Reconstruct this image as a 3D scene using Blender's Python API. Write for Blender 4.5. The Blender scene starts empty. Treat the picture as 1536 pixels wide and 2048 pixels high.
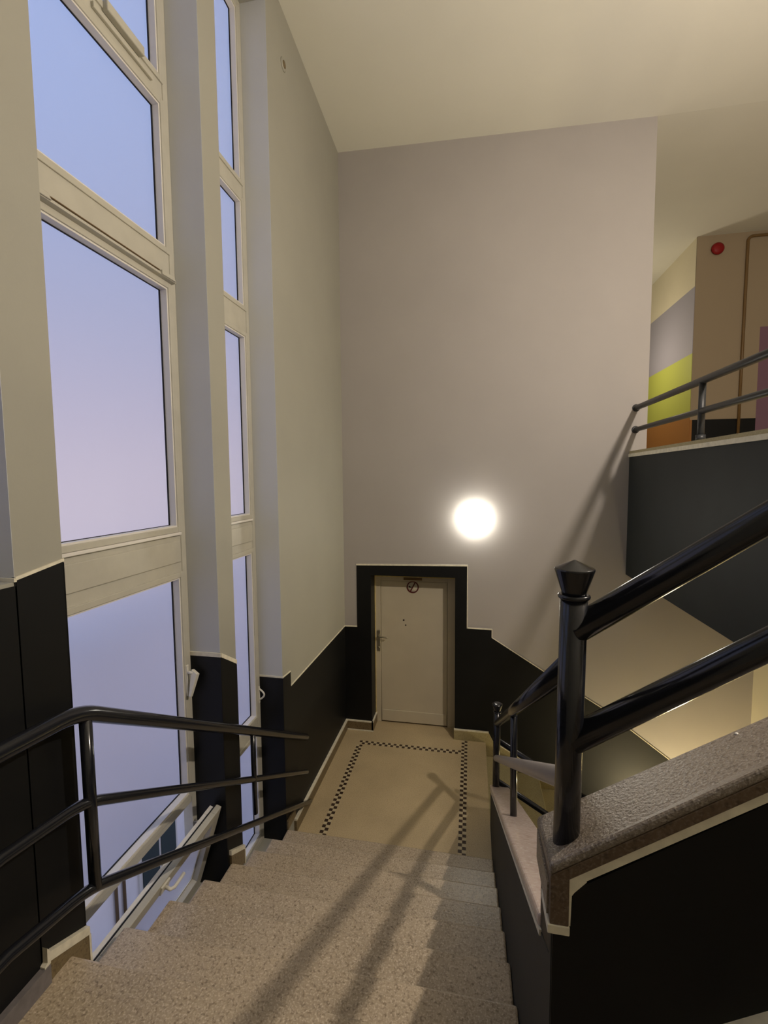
import bpy, bmesh, math, random
from mathutils import Vector, Matrix
random.seed(7)
SC = bpy.context.scene
COL = SC.collection

# ------------------------------------------------------------------ camera
EYE = 3.36812
cam_d = bpy.data.cameras.new('camera')
cam = bpy.data.objects.new('camera', cam_d); COL.objects.link(cam)
F_PX, YAW, PITCH, ROLL = 910.033, 0.189565937, 0.0745112175, -0.0083378962
cy, sy, cp, sp = math.cos(YAW), math.sin(YAW), math.cos(PITCH), math.sin(PITCH)
fw = Vector((-sy*cp, cy*cp, -sp)); rt = Vector((cy, sy, 0)); up = rt.cross(fw)
c, s = math.cos(ROLL), math.sin(ROLL)
rt, up = c*rt + s*up, -s*rt + c*up
cam.matrix_world = Matrix(((rt.x, up.x, -fw.x, 0), (rt.y, up.y, -fw.y, 0), (rt.z, up.z, -fw.z, EYE), (0, 0, 0, 1)))
cam_d.sensor_fit = 'VERTICAL'; cam_d.sensor_height = 24.0
cam_d.lens = 24.0*F_PX/2048.0
cam_d.clip_start = 0.02; cam_d.clip_end = 300
SC.camera = cam

# ------------------------------------------------------------------ sky, lamps, exposure
w = bpy.data.worlds.new('dusk_sky'); SC.world = w; w.use_nodes = True
nt = w.node_tree; nt.nodes.clear()
wo = nt.nodes.new('ShaderNodeOutputWorld'); bg = nt.nodes.new('ShaderNodeBackground')
tc = nt.nodes.new('ShaderNodeTexCoord'); sx = nt.nodes.new('ShaderNodeSeparateXYZ'); cr = nt.nodes.new('ShaderNodeValToRGB')
nt.links.new(tc.outputs['Generated'], sx.inputs[0]); nt.links.new(sx.outputs['Z'], cr.inputs[0])
nt.links.new(cr.outputs[0], bg.inputs[0]); nt.links.new(bg.outputs[0], wo.inputs[0])
e = cr.color_ramp.elements
e[0].position = 0.0; e[0].color = (.64, .56, .62, 1)
e[1].position = 1.0; e[1].color = (.40, .58, 1.0, 1)
for p_, c_ in ((.12, (.53, .485, .59, 1)), (.33, (.38, .42, .60, 1)), (.60, (.35, .48, .80, 1))):
    k = e.new(p_); k.color = c_
bg.inputs['Strength'].default_value = 1.2

def point_lamp(name, loc, power, col, size):
    L = bpy.data.lights.new(name, 'POINT'); L.energy = power; L.color = col; L.shadow_soft_size = size
    o = bpy.data.objects.new(name, L); COL.objects.link(o); o.location = loc
    return o
point_lamp('upper_landing_lamp', (2.25, 2.0, 5.1), 420, (1.0, .865, .72), .06)
point_lamp('corridor_lamp', (2.45, 9.6, 5.5), 52, (1.0, .85, .64), .14)
point_lamp('lower_flight_lamp', (2.35, 5.0, -1.15), 170, (1.0, .82, .48), .14)
GLOBE_STRENGTH = 27.0
SC.view_settings.view_transform = 'Standard'; SC.view_settings.look = 'None'
SC.view_settings.gamma = 1.0; SC.view_settings.use_curve_mapping = False
SC.view_settings.exposure = -0.18

# ------------------------------------------------------------------ materials
def mat(name, col, rough=.6, spec=.4, metal=0.0, noise=None, bump=0.0, bscale=60, emit=None):
    m = bpy.data.materials.new(name); m.use_nodes = True
    n = m.node_tree; b = n.nodes['Principled BSDF']
    b.inputs['Base Color'].default_value = (*col, 1); b.inputs['Roughness'].default_value = rough
    b.inputs['Specular IOR Level'].default_value = spec; b.inputs['Metallic'].default_value = metal
    co = n.nodes.new('ShaderNodeTexCoord')
    if noise:
        amt, sc = noise
        t = n.nodes.new('ShaderNodeTexNoise'); t.inputs['Scale'].default_value = sc; t.inputs['Detail'].default_value = 6
        r = n.nodes.new('ShaderNodeValToRGB')
        r.color_ramp.elements[0].position = .3; r.color_ramp.elements[1].position = .7
        r.color_ramp.elements[0].color = (*[x*(1-amt) for x in col], 1)
        r.color_ramp.elements[1].color = (*[min(1, x*(1+amt)) for x in col], 1)
        n.links.new(co.outputs['Object'], t.inputs['Vector']); n.links.new(t.outputs['Fac'], r.inputs[0]); n.links.new(r.outputs[0], b.inputs['Base Color'])
    if bump:
        t2 = n.nodes.new('ShaderNodeTexNoise'); t2.inputs['Scale'].default_value = bscale; t2.inputs['Detail'].default_value = 4
        bp = n.nodes.new('ShaderNodeBump'); bp.inputs['Strength'].default_value = bump; bp.inputs['Distance'].default_value = .004
        n.links.new(co.outputs['Object'], t2.inputs['Vector']); n.links.new(t2.outputs['Fac'], bp.inputs['Height']); n.links.new(bp.outputs[0], b.inputs['Normal'])
    if emit:
        b.inputs['Emission Color'].default_value = (*emit[0], 1); b.inputs['Emission Strength'].default_value = emit[1]
    return m

def terrazzo(name, base, dark, light, rough=.35, scale=95, bump=.25, spec=.4):
    m = bpy.data.materials.new(name); m.use_nodes = True
    n = m.node_tree; b = n.nodes['Principled BSDF']; L = n.links.new
    b.inputs['Roughness'].default_value = rough; b.inputs['Specular IOR Level'].default_value = spec
    co = n.nodes.new('ShaderNodeTexCoord'); geo = n.nodes.new('ShaderNodeNewGeometry')
    def noise(sc, det):
        t = n.nodes.new('ShaderNodeTexNoise'); t.inputs['Scale'].default_value = sc; t.inputs['Detail'].default_value = det
        L(geo.outputs['Position'], t.inputs['Vector']); return t
    def ramp(src, a, b_, ca, cb):
        r = n.nodes.new('ShaderNodeValToRGB'); r.color_ramp.elements[0].position = a; r.color_ramp.elements[1].position = b_
        r.color_ramp.elements[0].color = ca; r.color_ramp.elements[1].color = cb; L(src, r.inputs[0]); return r
    def mix(f, a, b_):
        x = n.nodes.new('ShaderNodeMix'); x.data_type = 'RGBA'
        if isinstance(f, float): x.inputs[0].default_value = f
        else: L(f, x.inputs[0])
        for k, v in ((6, a), (7, b_)):
            if isinstance(v, tuple): x.inputs[k].default_value = v
            else: L(v, x.inputs[k])
        return x.outputs[2]
    W, B = (1, 1, 1, 1), (0, 0, 0, 1)
    n1 = noise(scale, 5); n2 = noise(scale*1.7, 3); n3 = noise(2.2, 4)
    v = n.nodes.new('ShaderNodeTexVoronoi'); v.inputs['Scale'].default_value = scale*.9
    L(geo.outputs['Position'], v.inputs['Vector'])
    c0 = mix(ramp(n3.outputs['Fac'], .3, .72, B, W).outputs[0], (*[x*.86 for x in base], 1), (*[x*1.12 for x in base], 1))
    c1 = mix(ramp(n1.outputs['Fac'], .50, .72, B, W).outputs[0], c0, (*dark, 1))
    c2 = mix(ramp(n2.outputs['Fac'], .50, .72, B, W).outputs[0], c1, (*light, 1))
    chip = ramp(v.outputs['Distance'], .10, .22, W, B)
    c3 = mix(chip.outputs[0], c2, mix(.68, (*dark, 1), c2))
    L(c3, b.inputs['Base Color'])
    bp = n.nodes.new('ShaderNodeBump'); bp.inputs['Strength'].default_value = bump; bp.inputs['Distance'].default_value = .003
    L(n1.outputs['Fac'], bp.inputs['Height']); L(bp.outputs[0], b.inputs['Normal'])
    return m

M = {}
M['cream'] = mat('cream_wall_paint', (.335, .33, .285), .62, .3, noise=(.03, 1.5), bump=.06, bscale=90)
M['lilac'] = mat('grey_lilac_wall_paint', (.385, .362, .35), .6, .3, noise=(.03, 1.2), bump=.06, bscale=90)
M['ceil'] = mat('ceiling_paint', (.66, .655, .585), .7, .25, noise=(.02, 1.5), bump=.08, bscale=160)
M['black'] = mat('black_dado_paint', (.006, .0064, .007), .5, .22, noise=(.12, 4), bump=.05, bscale=60)
M['slate'] = mat('slate_dado_paint', (.020, .024, .025), .62, .25, noise=(.1, 3), bump=.04, bscale=60)
M['rail'] = mat('glossy_blue_black_enamel', (.010, .011, .015), .17, .5, bump=.06, bscale=35)
M['railslate'] = mat('satin_slate_enamel', (.026, .028, .031), .42, .35, bump=.06, bscale=35)
M['greyrail'] = mat('pale_grey_enamel', (.27, .245, .235), .3, .5, noise=(.08, 8))
M['edge'] = mat('pale_paint_edge', (.72, .68, .55), .55, .3, noise=(.12, 25))
M['wood'] = mat('window_frame_paint', (.47, .455, .39), .42, .45, noise=(.05, 9), bump=.05, bscale=30)
M['bead'] = mat('white_glazing_bead', (.72, .70, .66), .4, .45)
M['gasket'] = mat('black_gasket', (.01, .01, .01), .6, .3)
M['door'] = mat('cream_door_paint', (.56, .50, .38), .42, .4, noise=(.04, 3), bump=.04, bscale=25)
M['yellow'] = mat('yellowed_paint_edge', (.62, .50, .20), .5, .4, noise=(.15, 20))
M['metal'] = mat('worn_nickel', (.45, .42, .33), .35, .5, metal=.85)
M['plastic'] = mat('white_plastic', (.70, .68, .60), .4, .45)
M['red'] = mat('red_enamel', (.24, .008, .010), .5, .3)
M['dark'] = mat('dark_brown_print', (.03, .015, .012), .5, .3)
M['whitepaper'] = mat('white_sticker', (.62, .58, .48), .45, .4)
M['signred'] = mat('sign_dark_red', (.10, .012, .012), .45, .4)
M['step'] = terrazzo('speckled_stair_terrazzo', (.40, .325, .23), (.18, .138, .09), (.60, .51, .39), .32, 75, .4)
M['floor'] = terrazzo('yellow_landing_terrazzo', (.49, .39, .235), (.32, .24, .135), (.60, .49, .32), .34, 110, .08)
M['lower'] = terrazzo('olive_lower_terrazzo', (.36, .31, .17), (.25, .21, .10), (.42, .37, .22), .4, 90, .1)
M['skirt'] = terrazzo('brown_skirting_terrazzo', (.16, .12, .06), (.09, .06, .03), (.21, .16, .09), .4, 70, .1)
M['coping'] = terrazzo('granular_coping_terrazzo', (.185, .155, .125), (.075, .055, .04), (.33, .30, .26), .3, 120, 1.0, .5)
M['copingend'] = terrazzo('brown_coping_side', (.11, .075, .05), (.05, .035, .025), (.16, .12, .09), .42, 70, .15)
M['pink'] = terrazzo('pink_polished_terrazzo', (.52, .43, .385), (.44, .34, .30), (.60, .53, .48), .22, 30, .04, .55)
M['lav'] = mat('lavender_stripe_paint', (.33, .32, .38), .6, .3)
M['lime'] = mat('lime_stripe_paint', (.42, .46, .09), .6, .3)
M['orange'] = mat('orange_stripe_paint', (.32, .145, .04), .6, .3)
M['purple'] = mat('purple_stripe_paint', (.20, .11, .16), .6, .3)
M['taupe'] = mat('taupe_wall_paint', (.33, .265, .185), .6, .3)
M['tile_dark'] = mat('dark_mosaic', (.05, .03, .02), .35, .4)
M['tile_light'] = mat('pale_mosaic', (.54, .46, .30), .35, .4)
M['pipe'] = mat('brown_pipe_paint', (.16, .095, .035), .4, .4)
M['daylitwall'] = mat('daylit_reveal_tint', (.56, .575, .58), .6, .3, noise=(.03, 1.5), bump=.05, bscale=90)  # wall colour lightened and cooled to carry the window daylight on the reveals
M['warm'] = mat('warm_cream_paint', (.68, .63, .48), .6, .3, noise=(.03, 1.5))
M['ledge'] = mat('grey_ledge_stone', (.17, .155, .155), .5, .3, noise=(.15, 30))
M['facade'] = mat('pale_render', (.86, .84, .87), .8, .2, noise=(.04, 2))
M['darkglass'] = mat('dark_window_glass', (.015, .028, .03), .12, .5)
M['court'] = mat('courtyard_paving', (.58, .56, .57), .8, .2, noise=(.1, 2))
M['shutter'] = mat('dark_green_paint', (.02, .035, .033), .5, .4)
M['lamp'] = mat('lit_opal_glass', (.8, .8, .75), .3, .4, emit=((1.0, .96, .83), GLOBE_STRENGTH))

def frosted():
    m = bpy.data.materials.new('frosted_glass'); m.use_nodes = True
    n = m.node_tree; n.nodes.clear(); L = n.links.new
    o = n.nodes.new('ShaderNodeOutputMaterial'); g = n.nodes.new('ShaderNodeBsdfGlass')
    g.inputs['Roughness'].default_value = .42; g.inputs['IOR'].default_value = 1.2; g.inputs['Color'].default_value = (.97, .97, 1, 1)
    t = n.nodes.new('ShaderNodeBsdfTranslucent'); t.inputs['Color'].default_value = (.9, .88, .92, 1)
    mx = n.nodes.new('ShaderNodeMixShader'); mx.inputs[0].default_value = .12
    geo = n.nodes.new('ShaderNodeNewGeometry')
    t2 = n.nodes.new('ShaderNodeTexNoise'); t2.inputs['Scale'].default_value = 55; t2.inputs['Detail'].default_value = 5
    bp = n.nodes.new('ShaderNodeBump'); bp.inputs['Strength'].default_value = .12; bp.inputs['Distance'].default_value = .003
    L(geo.outputs['Position'], t2.inputs['Vector']); L(t2.outputs['Fac'], bp.inputs['Height']); L(bp.outputs[0], g.inputs['Normal'])
    L(g.outputs[0], mx.inputs[1]); L(t.outputs[0], mx.inputs[2]); L(mx.outputs[0], o.inputs[0])
    return m
M['frost'] = frosted()

# ------------------------------------------------------------------ mesh helpers
class MB:
    def __init__(self): self.v = []; self.f = []; self.smooth = []
    def add(self, vs, fs, smooth=False):
        o = len(self.v); self.v += [tuple(p) for p in vs]
        for f in fs: self.f.append(tuple(i+o for i in f)); self.smooth.append(smooth)
        return self
    def box(self, x0, x1, y0, y1, z0, z1):
        x0, x1 = min(x0, x1), max(x0, x1); y0, y1 = min(y0, y1), max(y0, y1); z0, z1 = min(z0, z1), max(z0, z1)
        return self.add([(x0,y0,z0),(x1,y0,z0),(x1,y1,z0),(x0,y1,z0),(x0,y0,z1),(x1,y0,z1),(x1,y1,z1),(x0,y1,z1)],
                        [(0,3,2,1),(4,5,6,7),(0,1,5,4),(1,2,6,5),(2,3,7,6),(3,0,4,7)])
    def hexa(self, b, t):   # 4 bottom, 4 top corners
        return self.add(list(b)+list(t), [(0,3,2,1),(4,5,6,7),(0,1,5,4),(1,2,6,5),(2,3,7,6),(3,0,4,7)])
    def prism(self, poly, axis, a0, a1):
        # poly in the two other axes in cyclic order: axis x -> (y,z), y -> (x,z), z -> (x,y)
        def P(p, a):
            return (a, p[0], p[1]) if axis == 'x' else ((p[0], a, p[1]) if axis == 'y' else (p[0], p[1], a))
        n = len(poly)
        vs = [P(p, a0) for p in poly] + [P(p, a1) for p in poly]
        fs = [tuple(range(n-1, -1, -1)), tuple(range(n, 2*n))] + [(i, (i+1) % n, n+(i+1) % n, n+i) for i in range(n)]
        return self.add(vs, fs)
    def tube(self, path, r, seg=20, caps=True, round_ends=False):
        pts = [Vector(p) for p in path]; n = len(pts); rings = []
        tang = []
        for i in range(n):
            a = pts[max(0, i-1)]; b = pts[min(n-1, i+1)]; tang.append((b-a).normalized())
        ref = Vector((0, 0, 1)) if abs(tang[0].z) < .9 else Vector((1, 0, 0))
        u = tang[0].cross(ref).normalized()
        vs = []
        seq = [(pts[i], tang[i], 1.0) for i in range(n)]
        if round_ends:
            seq = [(pts[0]-tang[0]*r*k, tang[0], math.sqrt(max(0, 1-k*k))) for k in (.95, .75, .4)] + seq + \
                  [(pts[-1]+tang[-1]*r*k, tang[-1], math.sqrt(max(0, 1-k*k))) for k in (.4, .75, .95)]
        for p, t, q in seq:
            u = (u - t*u.dot(t)).normalized(); v = t.cross(u)
            vs += [p + (u*math.cos(2*math.pi*k/seg) + v*math.sin(2*math.pi*k/seg))*r*q for k in range(seg)]
        m = len(seq)
        fs = [(i*seg+k, i*seg+(k+1) % seg, (i+1)*seg+(k+1) % seg, (i+1)*seg+k) for i in range(m-1) for k in range(seg)]
        self.add(vs, fs, True)
        if caps:
            o = len(self.v) - len(vs)
            self.f.append(tuple(o+k for k in range(seg-1, -1, -1))); self.smooth.append(False)
            self.f.append(tuple(o+(m-1)*seg+k for k in range(seg))); self.smooth.append(False)
        return self
    def lathe(self, prof, origin, axis='z', seg=28, smooth=True):
        ox, oy, oz = origin; vs = []
        for r, h in prof:
            for k in range(seg):
                a = 2*math.pi*k/seg; p, q = r*math.cos(a), r*math.sin(a)
                vs.append((ox+p, oy+q, oz+h) if axis == 'z' else ((ox+p, oy+h, oz+q) if axis == 'y' else (ox+h, oy+p, oz+q)))
        m = len(prof)
        fs = [(i*seg+k, i*seg+(k+1) % seg, (i+1)*seg+(k+1) % seg, (i+1)*seg+k) for i in range(m-1) for k in range(seg)]
        fs += [tuple(range(seg-1, -1, -1)), tuple((m-1)*seg+k for k in range(seg))]
        return self.add(vs, fs, smooth)
    def build(self, name, m, parent=None, bevel=0, seg=2):
        me = bpy.data.meshes.new(name); me.from_pydata(self.v, [], self.f); me.update()
        for p, sm in zip(me.polygons, self.smooth): p.use_smooth = sm
        bm = bmesh.new(); bm.from_mesh(me); bmesh.ops.recalc_face_normals(bm, faces=bm.faces)
        if bevel:
            es = [e_ for e_ in bm.edges if len(e_.link_faces) == 2 and e_.calc_face_angle() > .5]
            bmesh.ops.bevel(bm, geom=es, offset=bevel, segments=seg, affect='EDGES', profile=.5)
        bm.to_mesh(me); bm.free()
        me.materials.append(m)
        o = bpy.data.objects.new(name, me); COL.objects.link(o)
        if parent: o.parent = parent; o.matrix_parent_inverse = Matrix.Translation(parent.location).inverted()
        return o

def structure(o): o['kind'] = 'structure'; return o
def empty(name, loc):
    o = bpy.data.objects.new(name, None); COL.objects.link(o); o.location = loc; o.empty_display_size = .1; return o
def tag(o, label, cat, group=None):
    o['label'] = label; o['category'] = cat
    if group: o['group'] = group
    return o

# ================================================================== large structure
XL, XWIN, YF, YD = -1.64, -1.86, 5.72, 6.0
ZTOP, ZBOT = 7.75, -2.7
R_, T_, Y1 = .1747, .3206, 3.693           # riser, tread, first nosing
nose = lambda k: Y1 - T_*(k-1)

# ---- left wall with piers, windows between
wl = MB()
XO = -1.932
for y0, y1 in ((-.95, .22), (1.36, 1.56), (2.70, 2.90), (3.69, YF)):
    wl.box(XO, XL, y0, y1, ZBOT, ZTOP)
for y0, y1, zb in ((.22, 1.36, 3.0), (1.56, 2.70, .545), (2.90, 3.69, .06)):
    wl.box(XO, XL, y0, y1, ZBOT, zb); wl.box(XO, XL, y0, y1, 7.2, ZTOP)
wall_left = structure(wl.build('wall_left', M['cream']))

def dado_x(y0, y1, z0, z1a, z1b, part='dado_panel', x0=XL-.01, x1=XL+.004, m='black'):
    """dark paint band on a face x = XL, its top running from z1a to z1b"""
    return MB().prism([(y0, z0), (y1, z0), (y1, z1b), (y0, z1a)], 'x', x0, x1).build(part, M[m], wall_left)
def edge_x(y0, y1, za, zb, t=.012, x1=XL+.007):
    return MB().prism([(y0, za), (y1, zb), (y1, zb+t), (y0, za+t)], 'x', XL-.01, x1).build('paint_edge', M['edge'], wall_left)
for yr in (1.36, 2.70, 3.69):
    zlo = {1.36: 3.0, 2.70: 2.2, 3.69: 1.61}[yr]
    MB().box(XWIN, XL-.0005, yr-.002, yr+.002, zlo, 7.2).build('reveal_daylight_layer', M['daylitwall'], wall_left)  # thin layer over the reveal, window daylight put into its colour
dado_x(-.94, 1.36, 1.47, 2.985, 2.985)
# pier A
dado_x(1.36, 1.56, 1.2, 3.005, 3.04); edge_x(1.358, 1.562, 3.005, 3.04, .012)
MB().box(XWIN, XL+.004, 1.356, 1.362, 1.2, 3.0).build('dado_panel', M['black'], wall_left)
MB().box(XWIN, XL+.006, 1.352, 1.362, 3.0, 3.014).build('paint_edge', M['edge'], wall_left)
MB().box(XWIN, XL+.004, 1.558, 1.564, .55, 3.035).build('dado_panel', M['black'], wall_left)
# pier B
dado_x(2.70, 2.90, .5, 2.185, 2.055); edge_x(2.698, 2.902, 2.185, 2.055, .03)
MB().box(XWIN, XL+.004, 2.696, 2.702, .5, 2.185).build('dado_panel', M['black'], wall_left)
MB().box(XWIN, XL+.007, 2.692, 2.702, 2.185, 2.212).build('paint_edge', M['edge'], wall_left)
MB().box(XWIN, XL+.004, 2.898, 2.904, .1, 2.05).build('dado_panel', M['black'], wall_left)
# pier C and landing wall
dado_x(3.69, 3.865, .14, 1.60, 1.585); edge_x(3.688, 3.86, 1.60, 1.585, .010)
dado_x(3.865, YF, .14, 1.445, 1.41); edge_x(3.865, YF, 1.445, 1.41, .012)
MB().box(XWIN, XL+.004, 3.686, 3.692, .06, 1.60).build('dado_panel', M['black'], wall_left)
MB().box(XWIN, XL+.007, 3.682, 3.692, 1.60, 1.614).build('paint_edge', M['edge'], wall_left)

# ---- wall with the door (far end of the stairwell)
XR = 1.967          # free edge of the wall above the upper floor
XRL = 3.165         # right corner on the lower storey
wb = MB()
ox0, ox1, oz = -1.285, -.188, 2.11     # door opening
YB = 6.06
wb.box(-1.98, ox0, YF, YB, ZBOT, ZTOP); wb.box(ox0, ox1, YF, YB, oz, ZTOP); wb.box(ox1, XR, YF, YB, ZBOT, ZTOP)
wb.box(ox0, ox1, YF, YB, ZBOT, -.3); wb.box(XR, 3.4, YF, YB, ZBOT, 3.4)
wall_back = structure(wb.build('wall_back', M['lilac']))
def dado_y(poly, part='dado_panel', m='black', y0=YF-.004, y1=YF+.01):
    return MB().prism(poly, 'y', y0, y1).build(part, M[m], wall_back)
# door surround in black, left and right dado, the band that drops with the lower flight
dado_y([(XL, .12), (-1.47, .12), (-1.47, 1.409), (XL, 1.405)])
S0 = YF-.006
dado_y([(-1.47, .12), (ox0, .12), (ox0, 2.112), (-1.47, 2.112)], y0=S0)
dado_y([(-1.47, 2.112), (-.042, 2.112), (-.042, 2.258), (-1.47, 2.232)], y0=S0)
dado_y([(ox1, .12), (-.046, .12), (-.042, 2.112), (ox1, 2.112)], y0=S0)
dado_y([(-.046, .12), (.235, .12), (.262, .05), (.262, 1.46), (-.046, 1.465)])
dado_y([(.262, .0), (3.16, -1.6), (3.16, -.66), (2.36, -.025), (1.578, .56), (.90, .965), (.262, 1.362)])
def edge_y(pts, t=.013, y0=YF-.009):
    for (xa, za), (xb, zb) in zip(pts[:-1], pts[1:]):
        if abs(xb-xa) < 1e-3:
            dado_y([(xa-t*.5, min(za, zb)), (xa+t*.5, min(za, zb)), (xa+t*.5, max(za, zb)), (xa-t*.5, max(za, zb))], 'paint_edge', 'edge', y0)
        else:
            dado_y([(xa, za), (xb, zb), (xb, zb+t), (xa, za+t)], 'paint_edge', 'edge', y0)
edge_y([(XL, 1.405), (-1.47, 1.409)], .016)
edge_y([(-1.474, 2.232), (-.038, 2.258)], .018)
edge_y([(-.040, 1.465), (-.040, 2.262)], .009)
edge_y([(-.046, 1.465), (.266, 1.46)], .014)
edge_y([(.266, 1.364), (.266, 1.472)], .009)
edge_y([(.262, 1.362), (.90, .965), (1.578, .56), (2.36, -.025), (3.16, -.66)], .010)
# black reveals of the door recess
MB().box(ox0-.001, ox0+.004, YF-.004, YD, .0, oz).build('dado_panel', M['black'], wall_back)
MB().box(ox1-.004, ox1+.001, YF-.004, YD, .0, oz).build('dado_panel', M['black'], wall_back)
MB().box(ox0, ox1, YF-.004, YD, oz-.004, oz+.001).build('dado_panel', M['black'], wall_back)

# ---- ceiling (slightly tilted over the well, level beyond)
cb = MB()
def ceil_z(x, y): return 7.375 - .0307*(min(x, XR)+1.64) + .040*max(0, YF-y)
for x0, x1 in ((-2.0, XR), (XR, 7.0)):
    cb.hexa([(x0, -1.0, ceil_z(x0, -1)), (x1, -1.0, ceil_z(x1, -1)), (x1, YF, ceil_z(x1, YF)), (x0, YF, ceil_z(x0, YF))],
            [(x0, -1.0, 7.9), (x1, -1.0, 7.9), (x1, YF, 7.9), (x0, YF, 7.9)])
cb.hexa([(XR, YF, 7.264), (7, YF, 7.264), (7, 13, 7.25), (XR, 13, 7.25)], [(XR, YF, 7.9), (7, YF, 7.9), (7, 13, 7.9), (XR, 13, 7.9)])
structure(cb.build('ceiling', M['ceil']))

# ---- floors
fb = MB(); fb.box(XL, .20, Y1-.02, YF, -.2, 0); fb.box(ox0, ox1, YF, YD+.03, -.3, 0)
floor = structure(fb.build('floor', M['floor']))
fu = MB(); fu.box(1.97, 7.0, 1.35, YF, 3.38, 3.6); fu.box(1.80, 1.97, 1.35, YF, 3.38, 3.6); fu.box(XR, 7.0, YF, 13, 3.38, 3.6)
structure(fu.build('floor.001', M['floor']))
structure(MB().box(-2.0, 7.0, -1.0, YB, ZBOT-.15, ZBOT).build('floor.002', M['lower']))
structure(MB().box(XL+.003, .2, -.945, nose(8)-T_-.02, 1.2, 8*R_).build('floor.003', M['step']))     # landing where the photographer stands

# ---- black fascia and kerb of the upper floor
fx = 1.79
fasc = MB().box(fx, 1.97, 1.35, YF, 2.215, 3.585).build('trim_1', M['slate']); structure(fasc)
MB().box(fx-.012, 1.965, 1.35, YF, 3.585, 3.622).build('kerb_edge', M['edge'], fasc)
MB().box(fx-.004, 1.965, 1.35, YF, 3.622, 3.652).build('kerb_top', M['lower'], fasc)

# ---- remaining shell
structure(MB().box(XRL, 3.4, -1.0, YF, ZBOT, 3.38).build('wall_right', M['warm']))
structure(MB().box(-2.0, 7.1, -1.1, -.95, ZBOT, 7.9).build('wall_front', M['cream']))
structure(MB().box(7.0, 7.15, -1.0, 13, 3.3, 7.9).build('wall_right.001', M['cream']))
structure(MB().box(1.6, 7.1, 13, 13.15, 3.3, 7.9).build('wall_back.001', M['cream']))
structure(MB().box(1.55, XR, YB, 13.1, 3.3, 7.9).build('wall_left.001', M['cream']))

# ---- painted block on the upper floor with stripes on its flank
bx, by = 3.61, 8.59
wc = structure(MB().box(bx, 6.99, by, 12.98, 3.6, 7.3).build('wall_back.002', M['warm']))
for nm, z0, z1, mm in (('paint_stripe', 5.40, 6.48, 'lav'), ('paint_stripe', 4.37, 5.40, 'lime'), ('paint_stripe', 3.6, 4.37, 'orange')):
    MB().box(bx-.006, bx+.01, by, 12.9, z0, z1).build(nm, M[mm], wc)
MB().box(bx, 4.58, by-.008, by+.01, 4.30, 7.26).build('paint_panel', M['taupe'], wc)
MB().box(4.58, 6.9, by-.008, by+.01, 5.76, 7.26).build('paint_panel', M['taupe'], wc)
MB().box(4.58, 6.9, by-.008, by+.01, 3.6, 5.76).build('paint_panel', M['purple'], wc)
MB().box(3.64, 4.58, by-.010, by+.01, 3.6, 4.30).build('paint_panel', M['black'], wc)
MB().box(bx, 3.64, by-.010, by+.01, 3.6, 4.30).build('paint_panel', M['orange'], wc)

# ---- skirtings
sk = MB().box(XL, XL+.025, 3.87, YF, 0, .115).build('baseboard_left', M['skirt']); structure(sk)
MB().box(XL, XL+.028, 3.87, YF, .115, .132).build('top_edge', M['edge'], sk)
sk = MB().box(XL+.025, ox0+.02, YF-.025, YF, 0, .118).box(ox0-.0, ox0+.022, YF-.025, YD-.03, 0, .118).build('baseboard_back', M['skirt']); structure(sk)
MB().box(XL+.025, ox0+.02, YF-.028, YF, .118, .132).box(ox0, ox0+.025, YF-.028, YD-.03, .118, .132).build('top_edge', M['edge'], sk)
MB().box(XL+.025, ox0+.024, YF-.034, YF-.025, 0, .012).build('foot_edge', M['edge'], sk)
sk = MB().box(ox1-.012, .19, YF-.025, YF, 0, .125).prism([(.19, -.2), (.30, -.25), (.30, .0), (.235, .125), (.19, .125)], 'y', YF-.025, YF)
sk.prism([(.30, -.25), (.30, .01), (3.16, -1.55), (3.16, -1.85)], 'y', YF-.025, YF)
sk = sk.build('baseboard_back.001', M['lower']); structure(sk)
e_ = MB().box(ox1-.012, .235, YF-.028, YF, .125, .140)
e_.prism([(.30, .01), (.30, .022), (3.16, -1.538), (3.16, -1.55)], 'y', YF-.028, YF)
e_.build('top_edge', M['edge'], sk)
# stepped skirting on the piers beside the steps
sk = MB()
sk.prism([(1.375, 1.36), (1.56, 1.18), (1.56, 1.40), (1.375, 1.485)], 'x', XL-.005, XL+.02)
sk.prism([(2.72, .62), (2.90, .55), (2.90, .66), (2.72, .765)], 'x', XL-.005, XL+.02)
sk.box(XL, XL+.02, 3.69, 3.87, .17, .25)
skp = structure(sk.build('baseboard_left.001', M['skirt']))
e_ = MB()
e_.prism([(1.37, 1.485), (1.562, 1.40), (1.562, 1.437), (1.37, 1.525)], 'x', XL-.005, XL+.024)
e_.prism([(1.35, 1.468), (1.376, 1.476), (1.376, 1.525), (1.364, 1.55), (1.362, 1.49), (1.35, 1.482)], 'x', XL-.005, XL+.026)
e_.box(XL, XL+.024, 1.556, 1.566, 1.24, 1.40)
e_.prism([(2.715, .765), (2.902, .66), (2.902, .69), (2.715, .80)], 'x', XL-.005, XL+.024)
e_.box(XL, XL+.024, 2.896, 2.906, .545, .66)
e_.build('top_edge', M['edge'], skp)
MB().box(XL, XL+.03, -.9, 1.372, 8*R_, 1.475).build('ledge', M['ledge'], skp)

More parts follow.
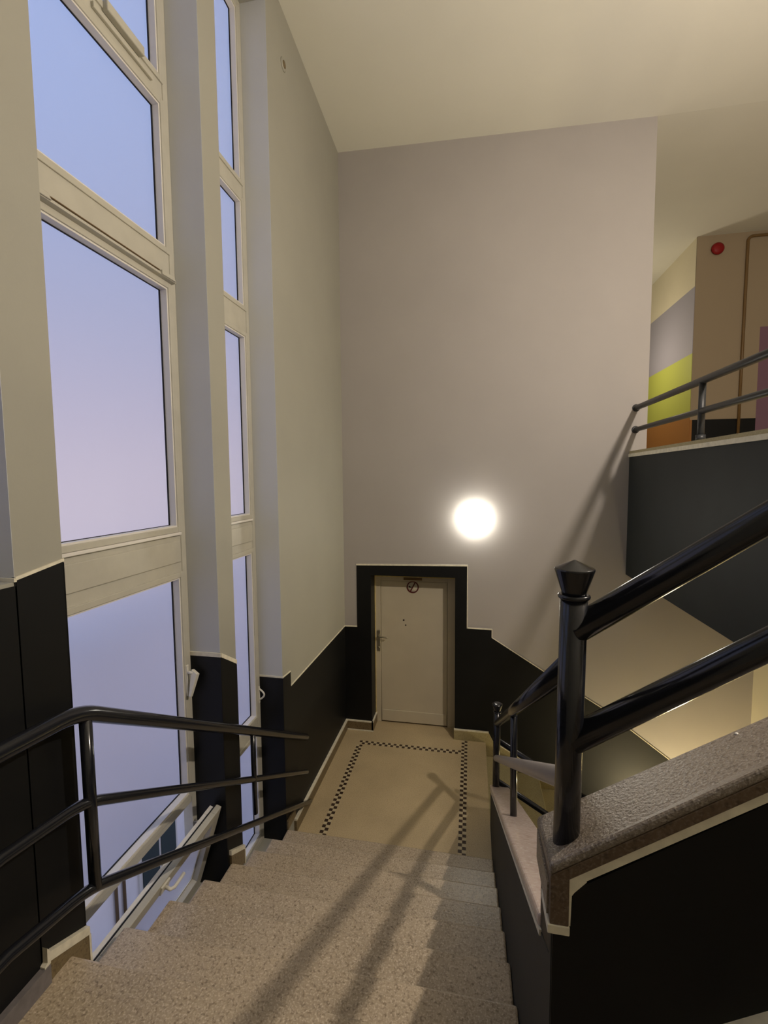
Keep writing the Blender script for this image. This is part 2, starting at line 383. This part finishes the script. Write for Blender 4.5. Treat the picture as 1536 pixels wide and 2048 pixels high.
# ================================================================== windows
def window(name, y0, y1, pane_rows, transoms, zb, hopper=False):
    root = structure(empty(name, (XWIN, (y0+y1)/2, zb)))
    x0, x1 = -1.93, XWIN
    fr = MB()
    fwid = .048
    fr.box(x0, x1, y0, y0+fwid, zb, 7.2); fr.box(x0, x1, y1-fwid, y1, zb, 7.2)
    fr.box(x0, x1, y0+fwid, y1-fwid, 7.13, 7.2); fr.box(x0, x1, y0+fwid, y1-fwid, zb, zb+.045)
    fr.build('frame', M['wood'], root, .004)
    for z0, z1 in transoms:
        MB().box(x0, x1-.004, y0+fwid, y1-fwid, z0, z1).build('transom', M['wood'], root, .004)
    for z0, z1, proud in pane_rows:
        # sash ring, bead, gasket and pane
        xs = x1 + proud
        ya, yb = y0+.046, y1-.046
        sw = .034
        def ring(m, a, b, za, zb_, t, xa, xb):
            m.box(xa, xb, a, a+t, za, zb_); m.box(xa, xb, b-t, b, za, zb_)
            m.box(xa, xb, a+t, b-t, za, za+t); m.box(xa, xb, a+t, b-t, zb_-t, zb_)
            return m
        sash = ring(MB(), ya, yb, z0-sw, z1+sw, sw, x0+.01, xs).build('sash', M['wood'], root, .003)
        ring(MB(), ya+sw-.002, yb-sw+.002, z0-.002, z1+.002,   .012, x0+.012, xs-.008).build('bead', M['bead'], sash)
        ring(MB(), ya+sw+.010, yb-sw-.010, z0+.0085, z1-.0085, .0045, -1.915, -1.906).build('gasket', M['gasket'], sash)
        MB().box(-1.922, -1.916, ya+sw+.004, yb-sw-.004, z0+.004, z1-.004).build('pane', M['frost'], sash)
    return root

rows_hi = [(5.80, 7.10, .006), (4.80, 5.635, .004), (3.065, 4.555, .006)]
tr_hi = [(5.66, 5.775), (4.58, 4.772), (2.762, 3.036)]
w1 = window('window_1', 1.56, 2.70, rows_hi + [(1.255, 2.735, .008)], tr_hi + [(1.175, 1.235)], .545)
w2 = window('window_2', 2.90, 3.69, rows_hi + [(1.265, 2.735, .008), (.155, 1.09, .006)], tr_hi + [(1.118, 1.236)], .06)
w0 = window('window_3', .22, 1.36, [(5.80, 7.10, .006), (4.80, 5.635, .004), (3.085, 4.555, .006)], tr_hi[:2], 3.0)

# weather strips and hinge blocks on the two upper transoms of the near window
for zc in (4.60,):
    MB().prism([(XWIN-.006, zc+.018), (XWIN+.030, zc+.010), (XWIN+.034, zc-.006), (XWIN-.006, zc-.012)], 'y', 1.62, 2.66).build('weather_strip', M['wood'], w1, .002)
    MB().box(XWIN-.004, XWIN+.010, 1.60, 2.68, zc+.031, zc+.034).build('painted_shadow_line', M['pipe'], w1)  # dark strip coloured to stand for the deep shadow line above the weather strip
    for ya in (1.66, 2.52):
        MB().prism([(ya, zc+.022), (ya+.11, zc+.022), (ya+.13, zc-.002), (ya, zc-.004)], 'x', XWIN, XWIN+.042).build('hinge', M['wood'], w1, .003)
MB().prism([(2.19, 5.755), (2.46, 5.755), (2.46, 5.805), (2.19, 5.805)], 'x', XWIN-.004, XWIN+.034).build('hinge', M['wood'], w1, .006)
MB().box(XWIN-.004, XWIN+.014, 2.12, 2.55, 5.705, 5.735).build('weather_strip', M['wood'], w1, .004)
# panel board on the wide transom
for wr, ya, yb in ((w1, 1.62, 2.64), (w2, 2.96, 3.63)):
    MB().box(XWIN-.006, XWIN+.004, ya, yb, 2.835, 2.975).build('transom_board', M['wood'], wr, .004)
    MB().box(XWIN-.002, XWIN+.014, ya, yb, 3.012, 3.030).build('drip_rail', M['bead'], wr, .003)
# lever handle of the near window: plate and a folded lever
h = MB().box(XWIN+.004, XWIN+.018, 2.628, 2.652, 1.93, 2.14).build('handle', M['plastic'], w1, .004)
MB().tube([(XWIN+.012, 2.640, 2.09), (XWIN+.055, 2.640, 2.09)], .011, 12).build('spindle', M['plastic'], h)
MB().hexa([(XWIN+.03, 2.615, 1.935), (XWIN+.045, 2.615, 1.935), (XWIN+.045, 2.64, 1.925), (XWIN+.03, 2.64, 1.925)],
          [(XWIN+.045, 2.635, 2.115), (XWIN+.085, 2.635, 2.085), (XWIN+.085, 2.668, 2.075), (XWIN+.045, 2.668, 2.105)]).build('lever', M['plastic'], h, .004)
# curved pull of the far window
h = MB().box(XWIN, XWIN+.014, 3.642, 3.664, 1.37, 1.52).build('handle', M['plastic'], w2, .003)
arc = [(XWIN+.012+.045*math.sin(math.pi*k/10), 3.653, 1.40+.10*k/10) for k in range(11)]
MB().tube(arc, .008, 10).build('pull', M['plastic'], h)

# opened bottom-hung sash under the near window
hs = MB()
ang = math.radians(17.5); hz, hx = .585, -1.86
def hp(y, l, d):  # l along the sash from the hinge, d across it (inwards)
    return (hx + l*math.sin(ang) + d*math.cos(ang), y, hz + l*math.cos(ang) - d*math.sin(ang))
def hbox(m, ya, yb, l0, l1, d0, d1):
    return m.hexa([hp(ya, l0, d0), hp(yb, l0, d0), hp(yb, l0, d1), hp(ya, l0, d1)], [hp(ya, l1, d0), hp(yb, l1, d0), hp(yb, l1, d1), hp(ya, l1, d1)])
LH = .60
for a_, b_, l0, l1 in ((1.60, 1.675, 0, LH), (2.60, 2.675, 0, LH), (1.675, 2.60, 0, .075), (1.675, 2.60, LH-.075, LH)):
    hbox(hs, a_, b_, l0, l1, -.012, .026)
hsash = hs.build('hopper_sash', M['wood'], w1, .003)
rb = MB()
for a_, b_, l0, l1 in ((1.615, 1.69, .015, LH-.015), (2.585, 2.66, .015, LH-.015), (1.69, 2.585, .015, .085), (1.69, 2.585, LH-.085, LH-.018)):
    hbox(rb, a_, b_, l0, l1, -.05, -.013)
rb.build('rebate', M['bead'], hsash)
gk = MB(); hbox(gk, 1.60, 2.675, LH-.020, LH-.006, -.022, -.011); gk.build('gasket', M['gasket'], hsash)
gp = MB(); hbox(gp, 1.67, 2.605, .07, LH-.07, -.022, -.016); gp.build('pane', M['frost'], hsash)
hd = MB(); hbox(hd, 2.06, 2.13, LH-.062, LH-.014, .026, .036)
hd.tube([hp(2.095, LH-.038, .036), hp(2.095, LH-.038, .066), hp(2.12, LH-.045, .076), hp(2.20, LH-.03, .078)], .010, 10)
hd.build('handle', M['plastic'], hsash)
MB().tube([(-1.875, 2.66, 1.02), hp(2.655, LH-.10, -.01)], .006, 8).build('stay', M['metal'], w1)

# ================================================================== door
d = structure(empty('door_1', ((ox0+ox1)/2, YD, 0)))
df = MB(); zt = 2.043
df.box(-1.275, -1.203, YD-.035, YD+.02, 0, zt); df.box(-.298, -.198, YD-.035, YD+.02, 0, zt); df.box(-1.203, -.298, YD-.035, YD+.02, 1.985, zt)
df.build('door_frame', M['door'], d, .003)
MB().box(-1.285, -1.272, YD-.045, YD, .13, zt).box(-.200, -.188, YD-.045, YD, .05, zt).box(-1.285, -.188, YD-.04, YD, zt-.004, zt+.012).build('frame_edge', M['yellow'], d)
MB().box(-1.275, -.195, YD+.02, YD+.06, -.01, 2.11).build('backing', M['dark'], d)
leaf = MB().box(-1.198, -.303, YD-.028, YD+.012, .014, 1.980).build('door_leaf', M['door'], d, .003)
MB().box(-1.194, -.307, YD-.042, YD-.027, .022, .178).build('kick_board', M['door'], d, .004)
hp_ = MB().box(-1.252, -1.208, YD-.047, YD-.034, 1.005, 1.295).build('handle_plate', M['metal'], d, .004)
MB().tube([(-1.230, YD-.045, 1.222), (-1.230, YD-.095, 1.222), (-1.215, YD-.103, 1.222), (-1.105, YD-.100, 1.218)], .0105, 12, round_ends=True).build('lever', M['metal'], hp_)
MB().lathe([(.012, 0), (.012, -.006)], (-1.230, YD-.046, 1.06), 'y', 14).build('keyhole_rose', M['metal'], hp_)
for x, z, r in ((-.887, 1.448, .014), (-.860, 1.380, .011)):
    MB().lathe([(r, 0), (r*.8, -.003)], (x, YD-.027, z), 'y', 12).build('drill_hole', M['dark'], leaf)
MB().box(-.885, -.635, YD-.046, YD-.034, 2.002, 2.036).build('name_plate', M['pipe'], d, .003)

# no smoking sticker
sg = empty('no_smoking_sign', (-.762, YD-.029, 1.908)); tag(sg, 'round red no smoking sticker near the top of the cream door', 'sign')
MB().lathe([(.086, 0), (.086, -.0015)], (-.762, YD-.0285, 1.908), 'y', 36).build('backing_disc', M['whitepaper'], sg)
rg = MB(); n = 40; ro, ri = .082, .066
vs = []; fs = []
for k in range(n):
    a = 2*math.pi*k/n
    for r, yy in ((ro, -.0300), (ri, -.0300), (ro, -.0325), (ri, -.0325)):
        vs.append((-.762+r*math.cos(a), YD+yy, 1.908+r*math.sin(a)))
for k in range(n):
    q = (k+1) % n
    fs += [(4*k+2, 4*k+3, 4*q+3, 4*q+2), (4*k, 4*q, 4*q+1, 4*k+1), (4*k, 4*k+2, 4*q+2, 4*q), (4*k+1, 4*q+1, 4*q+3, 4*k+3)]
rg.add(vs, fs)
rg.prism([(-.762-.042, 1.908-.062), (-.762-.026, 1.908-.068), (-.762+.042, 1.908+.062), (-.762+.026, 1.908+.068)], 'y', YD-.0322, YD-.030)
rg.build('prohibition_ring', M['signred'], sg)
MB().box(-.815, -.778, YD-.0318, YD-.030, 1.898, 1.912).box(-.816, -.798, YD-.0318, YD-.030, 1.908, 1.922).build('cigarette_print', M['dark'], sg)

# ================================================================== mosaic border
def strip(xa, xb, ya, yb, along, par):
    t = .037; md, ml = MB(), MB()
    L0, L1 = (ya, yb) if along == 'y' else (xa, xb)
    n = int(round((L1-L0)/t)); t2 = (L1-L0)/n
    for i in range(n):
        for j in (0, 1):
            a0 = L0+i*t2; a1 = a0+t2
            if along == 'y': q = (xa+j*t+.001, xa+(j+1)*t-.001, a0+.001, a1-.001)
            else: q = (a0+.001, a1-.001, ya+j*t+.001, ya+(j+1)*t-.001)
            (md if (i+j) % 2 else ml).box(q[0], q[1], q[2], q[3], -.002, .0022)
    for m_, mm in ((md, 'tile_dark'), (ml, 'tile_light')):
        o = m_.build('mosaic_tile', M[mm], par); o['kind'] = 'stuff'
strip(-.101, -.027, 3.72, 5.68, 'y', floor)
strip(-1.405, -1.331, 3.72, 5.37, 'y', floor)
strip(-1.385, -.103, 5.39, 5.464, 'x', floor)

# ================================================================== main flight
st = empty('staircase', (-.73, 2.5, 0))
tag(st, 'wide speckled terrazzo stair flight going down to the door landing', 'stairs')
proto = None
for k in range(1, 9):
    if proto is None:
        m_ = MB().box(XL+.009, .198, -T_-.02, 0, -R_-.03, 0)
        proto = m_.build('step', M['step'], st, .012, 2); o = proto
    else:
        o = proto.copy(); COL.objects.link(o); o.parent = st
    o.location = (0, nose(k) + (.028 if k == 8 else 0), k*R_)
    o.matrix_parent_inverse = Matrix.Translation(st.location).inverted()

# parapet beside the main flight
PX0, PX1 = .20, .36
pz = lambda y: 2.85 - .5683*y
pp = empty('parapet', (.27, 2.7, 0))
tag(pp, 'black stair parapet with sloping pink terrazzo coping beside the main flight', 'parapet')
MB().prism([(1.10, .2), (4.28, -.6), (4.28, pz(4.28)-.045), (1.13, pz(1.13)-.05), (1.10, 2.25)], 'x', PX0, PX1-.02).build('body', M['slate'], pp)
MB().prism([(1.265, pz(1.265)-.045), (4.32, pz(4.32)-.045), (4.32, pz(4.32)), (1.265, pz(1.265))], 'x', PX0-.007, PX1+.012).build('coping', M['pink'], pp, .012, 3)
MB().prism([(1.25, pz(1.25)-.062), (4.30, pz(4.30)-.062), (4.30, pz(4.30)-.044), (1.25, pz(1.25)-.044)], 'x', PX0-.005, PX0+.02).build('paint_edge', M['edge'], pp)

# ================================================================== parapet of the flight that climbs to the right
nb = empty('parapet', (.6, 1.18, 1.4))
tag(nb, 'black parapet with thick granular brown coping climbing to the right by the newel', 'parapet')
CY0, CY1, CX0, CX1 = 1.075, 1.295, .19, 2.3
zf = lambda x: 2.442 + .672*(x-.19)        # front top edge
zk = lambda x: 2.398 + .625*(x-.19)        # back top edge
TH = .062
def sl(xa, xb, za, zb_, y0, y1): return None
def slope(x0, x1, f_top, k_top, f_bot, k_bot, y0, y1):
    return MB().hexa([(x0, y0, f_bot(x0)), (x1, y0, f_bot(x1)), (x1, y1, k_bot(x1)), (x0, y1, k_bot(x0))],
                     [(x0, y0, f_top(x0)), (x1, y0, f_top(x1)), (x1, y1, k_top(x1)), (x0, y1, k_top(x0))])
MB().prism([(CX0+.012, .8), (CX1, .8), (CX1, zf(CX1)-.09), (CX0+.012, zf(CX0)-.10)], 'y', CY0+.018, CY1-.02).build('body', M['black'], nb)
cop = slope(CX0, CX1, zf, zk, lambda x: zf(x)-.03, lambda x: zk(x)-.03, CY0, CY1)
cop.build('coping', M['coping'], nb, .010, 3)
slope(CX0+.002, CX1, lambda x: zf(x)-.028, lambda x: zk(x)-.028, lambda x: zf(x)-TH, lambda x: zk(x)-TH, CY0+.002, CY1-.002).build('coping_side', M['copingend'], nb, .003)
MB().prism([(CX0+.002, 2.29), (CX0+.046, 2.29), (CX0+.046, zf(CX0+.046)-TH+.004), (CX0+.002, zf(CX0)-TH+.004)], 'y', CY0+.002, CY1-.03).build('end_block', M['copingend'], nb, .003)
MB().prism([(CX0-.003, 2.268), (CX0+.048, 2.268), (CX0+.048, 2.291), (CX0-.003, 2.291)], 'y', CY0, CY0+.1).build('paint_edge', M['edge'], nb, .002)
MB().box(CX0-.003, CX0+.003, CY0+.02, CY1-.03, 2.30, zf(CX0)-.06).build('end_face', M['coping'], nb)
e_ = MB().prism([(CX0+.046, zf(CX0+.046)-TH-.03), (CX1, zf(CX1)-TH-.032), (CX1, zf(CX1)-TH+.002), (CX0+.046, zf(CX0+.046)-TH+.002)], 'y', CY0+.010, CY0+.03)
e_.prism([(CX0+.044, 2.352), (CX0+.058, 2.375), (CX0+.085, zf(CX0+.085)-TH-.031), (CX0+.085, zf(CX0+.085)-TH), (CX0+.044, zf(CX0+.044)-TH)], 'y', CY0+.008, CY0+.03)
e_.prism([(CX0+.044, 2.29), (CX0+.050, 2.29), (CX0+.052, 2.37), (CX0+.044, 2.37)], 'y', CY0+.006, CY0+.02)
e_.build('paint_edge', M['edge'], nb)
sk2 = MB().prism([(.22, 1.42), (2.0, 2.52), (2.0, 2.925), (.22, 1.85)], 'y', CY0, CY0+.02).build('skirting', M['skirt'], nb)
MB().prism([(.22, 1.85), (2.0, 2.925), (2.0, 2.957), (.22, 1.88)], 'y', CY0-.004, CY0+.02).build('skirting_edge', M['edge'], sk2)
MB().lathe([(.0055, 0), (.005, .003), (.002, .005)], (.674, 1.272, zk(.674)+.003), 'z', 12).build('paint_drop', M['bead'], nb)
MB().lathe([(.014, -.004), (.012, .0015), (.004, .002)], (.278, 1.175, zk(.278)+.022), 'z', 10).build('paint_smear', mat('dull_red_paint', (.20, .03, .02), .5), nb)

# near flight (mostly behind and below the view)
nf = empty('staircase', (1.2, .2, 1.4))
tag(nf, 'stair flight climbing to the right behind the black parapet', 'stairs')
proto = None
for k in range(1, 10):
    if proto is None:
        proto = MB().box(0, .30, -.945, CY0-.001, -.21, 0).build('step', M['step'], nf, .012); o = proto
    else:
        o = proto.copy(); COL.objects.link(o); o.parent = nf
    o.location = (.22+.27*(k-1), 0, 8*R_+.18*k); o.matrix_parent_inverse = Matrix.Translation(nf.location).inverted()

# ================================================================== lower flight
lf = empty('staircase', (1.5, 5.0, -1))
tag(lf, 'olive lit lower stair flight dropping away past the small newel', 'stairs')
proto = None
for k in range(1, 10):
    if proto is None:
        proto = MB().box(0, .335, 4.30, YF-.026, -.21, 0).build('step', M['lower'], lf, .010); o = proto
    else:
        o = proto.copy(); COL.objects.link(o); o.parent = lf
    o.location = (.192+T_*(k-1), 0, -R_*k); o.matrix_parent_inverse = Matrix.Translation(lf.location).inverted()
MB().prism([(.37, -.35), (3.1, -1.86), (3.1, -1.60), (.37, -.06)], 'y', 4.24, 4.30).build('stringer', M['lower'], lf)

# ================================================================== railings
def finial(m, x, y, z, s=1.0):
    m.lathe([(.024*s, -.012), (.026*s, .0), (.0465*s, .066*s), (.0455*s, .069*s), (.002*s, .089*s)], (x, y, z), 'z', 40, False)
def torus(m, x, y, z, R, r, seg=28, sg=10):
    vs = []; fs = []
    for i in range(seg):
        a = 2*math.pi*i/seg
        for j in range(sg):
            b = 2*math.pi*j/sg
            vs.append((x+(R+r*math.cos(b))*math.cos(a), y+(R+r*math.cos(b))*math.sin(a), z+r*math.sin(b)))
    for i in range(seg):
        for j in range(sg):
            fs.append((i*sg+j, ((i+1) % seg)*sg+j, ((i+1) % seg)*sg+(j+1) % sg, i*sg+(j+1) % sg))
    m.add(vs, fs, True)

# foreground railing with its newel
PXN, PYN = .247, 1.155
rr = empty('stair_railing', (PXN, PYN, 2.43))
tag(rr, 'big glossy black newel post with two handrails climbing to the right', 'railing')
nw = MB().tube([(PXN-.006, PYN, 2.38), (PXN, PYN, 3.075)], .0315, 32).build('newel_post', M['rail'], rr)
m_ = MB(); finial(m_, PXN, PYN, 3.078); m_.build('finial', M['rail'], nw, .0015)
m_ = MB(); torus(m_, PXN, PYN, 3.078, .0315, .0062); m_.build('collar', M['rail'], nw)
dzr = .69
for z0, sl_, r in ((2.992, .692, .0335), (2.712, .65, .0335)):
    MB().tube([(PXN, PYN, z0), (PXN+.9, PYN, z0+sl_*.9), (PXN+2.0, PYN, z0+sl_*2.0)], r, 28).build('handrail', M['rail'], rr)

# railing along the main flight
RX = .25
mr = empty('stair_railing', (RX, 2.7, .5))
tag(mr, 'railing on the pink coping beside the main flight, ending at the small newel', 'railing')
r1 = lambda y: 2.815 - .6025*(y-1.321)
r2 = lambda y: 2.495 - .613*(y-1.341)
NY = 4.19
MB().tube([(RX, PYN+.02, r1(PYN+.02)), (RX, NY, r1(NY))], .030, 24).build('handrail', M['rail'], mr)
MB().tube([(RX, PYN+.02, r2(PYN+.02)), (RX-.003, NY, r2(NY))], .029, 20, round_ends=True).build('handrail', M['greyrail'], mr)['label'] = 'pale grey lower handrail'
nw = MB().tube([(RX-.006, NY, pz(NY)-.03), (RX, NY, 1.20)], .0325, 24).build('newel_post', M['rail'], mr)
m_ = MB(); torus(m_, RX, NY, 1.20, .033, .006); m_.build('collar', M['rail'], nw)
m_ = MB(); m_.lathe([(.024, -.01), (.026, 0), (.048, .07), (.047, .075), (.03, .082)], (RX, NY, 1.20), 'z', 24); m_.build('finial', M['rail'], nw)
MB().tube([(.268, 2.76, pz(2.76)-.02), (.262, 2.76, r1(2.76)-.02)], .021, 20).build('baluster', M['rail'], mr)

# railing of the lower flight
lr = empty('stair_railing', (.8, 4.25, 0))
tag(lr, 'thin black rails dropping right from the small newel along the lower flight', 'railing')
for za, r in ((.86, .026), (.455, .026)):
    MB().tube([(.26, 4.25, za+.03), (2.6, 4.25, za+.03-.60*2.34)], r, 16).build('handrail', M['rail'], lr)
MB().tube([(2.3, 4.25, -1.35), (2.3, 4.25, -.3)], .02, 14).build('baluster', M['rail'], lr)

# railing in front of the windows
wr = empty('stair_railing', (-1.56, 2.4, 1.4))
tag(wr, 'three-bar black railing in front of the frosted windows, bent at its post', 'railing')
def bent(zb_, z_near, end, r, xb=-1.55, yb=1.50):
    # level part towards the viewer, short bend, sloping part ending in the wall
    A = Vector((xb, -.85, z_near + (z_near-zb_)*0)); N = Vector((xb, 1.17, z_near)); B = Vector((xb, yb, zb_)); E_ = Vector(end)
    d0 = (B-N).normalized(); d1 = (E_-B).normalized(); path = [A, N]
    q = .10
    for k in range(7):
        t = k/6; p0 = B-d0*q; p2 = B+d1*q
        path.append(p0*(1-t)**2 + B*2*t*(1-t) + p2*t*t)
    path.append(E_)
    return MB().tube(path, r, 24, round_ends=True)
bent(2.440, 2.459, (-1.632, 4.20, .755), .033).build('handrail', M['rail'], wr)
bent(2.058, 2.099, (-1.632, 4.20, .385), .0225).build('handrail', M['rail'], wr)
bent(1.680, 1.744, (-1.600, 4.20, .075), .0225).build('handrail', M['rail'], wr)
MB().tube([(-1.548, 1.535, 1.655), (-1.550, 1.535, 2.40)], .024, 20).build('baluster', M['rail'], wr)
MB().tube([(-1.590, 3.02, .845), (-1.592, 3.02, 1.48)], .019, 18).build('baluster', M['rail'], wr)

# railing of the upper floor
ur = empty('stair_railing', (1.845, 4.2, 3.65))
tag(ur, 'two-bar dark railing along the edge of the upper floor, fixed into the wall', 'railing')
for z, r in ((4.143, .030), (3.897, .026)):
    MB().tube([(1.845, YF+.004, z), (1.845, 1.4, z-.012)], r, 20).build('handrail', M['railslate'], ur)
    m_ = MB(); m_.lathe([(.042, 0), (.042, -.006), (.034, -.010)], (1.845, YF-.0005, z), 'y', 20); m_.build('wall_rosette', M['railslate'], ur)
MB().tube([(1.845, 4.19, 3.65), (1.845, 4.19, 4.14)], .026, 18).build('baluster', M['railslate'], ur)
MB().tube([(1.845, 4.19, 3.652), (1.845, 4.19, 3.70)], .036, 18).build('base_sleeve', M['railslate'], ur)

# ================================================================== small things
gl = empty('wall_lamp', (.047, YF, 2.855)); tag(gl, 'lit round opal wall lamp above and right of the cream door', 'lamp')
MB().lathe([(.192, 0), (.192, -.030), (.19, -.033)], (.047, YF-.001, 2.855), 'y', 48).build('base_ring', M['plastic'], gl)
prof = [(.19, -.026)] + [(.202*math.cos(t), -.034-.125*math.sin(t)) for t in [math.pi/2*k/10 for k in range(10)]] + [(.004, -.17)]
MB().lathe(prof, (.047, YF, 2.855), 'y', 48).build('opal_shade', M['lamp'], gl)

hk = empty('wall_ring', (XL, 4.029, 6.985)); tag(hk, 'small pale round fitting high on the left wall under the ceiling', 'fitting')
m_ = MB(); m_.lathe([(.052, 0), (.048, .008), (.036, .010)], (XL, 4.029, 6.985), 'x', 24); m_.build('cover_plate', M['cream'], hk)
m_ = MB(); m_.lathe([(.030, .009), (.026, .016), (.010, .018)], (XL, 4.029, 6.985), 'x', 20); m_.build('knob', M['skirt'], hk)

al = empty('alarm_bell', (3.90, by, 7.03)); tag(al, 'round red alarm disc high on the taupe wall upstairs', 'alarm')
MB().lathe([(.045, 0), (.045, -.03)], (3.90, by-.008, 7.03), 'y', 20).build('mount', M['dark'], al)
MB().lathe([(.095, -.026), (.092, -.045), (.06, -.068), (.01, -.074)], (3.90, by-.008, 7.03), 'y', 28).build('gong', M['red'], al)
pp_ = []
for k in range(7):
    a = math.pi/2*k/6; pp_.append((4.335+.08*(1-math.cos(a)), by-.03, 7.10+.08*math.sin(a)))
pi = MB().tube([(4.322, by-.03, 3.62), (4.33, by-.03, 5.6), (4.335, by-.03, 7.0)] + pp_ + [(6.6, by-.03, 7.185)], .022, 14)
pi = pi.build('wall_pipe', M['pipe']); tag(pi, 'thin brown pipe running up and across the taupe wall upstairs', 'pipe')

# ================================================================== courtyard outside the windows
structure(MB().box(-14, -1.98, -6, 26, -5.3, -5.1).build('ground', M['court']))
hb = empty('neighbouring_house', (-6.5, 9, -5.1)); tag(hb, 'pale neighbouring house seen through the opened bottom sash', 'building')
MB().box(-9, -6.6, -4, 22, -5.1, .4).build('wall', M['facade'], hb)
MB().box(-9.2, -6.45, -4.2, 22.2, .4, .62).build('roof', M['court'], hb)
for y0 in (1.2, 4.4, 11.2, 14.6):
    f_ = MB().box(-6.62, -6.55, y0, y0+1.3, -4.1, -2.2).build('window', M['bead'], hb)
    MB().box(-6.56, -6.54, y0+.09, y0+.61, -4.0, -2.3).box(-6.56, -6.54, y0+.69, y0+1.21, -4.0, -2.3).build('pane', M['darkglass'], f_)
f_ = MB().box(-6.62, -6.55, 7.55, 8.75, -5.08, -3.3).build('door', M['bead'], hb)
MB().box(-6.56, -6.53, 7.63, 8.12, -5.0, -3.4).box(-6.56, -6.53, 8.2, 8.67, -5.0, -3.4).build('pane', M['shutter'], f_)
for y in (6.95, 7.15, 9.2):
    MB().tube([(-6.56, y, -5.1), (-6.56, y, .4)], .03, 8).build('downpipe', M['pipe'], hb)
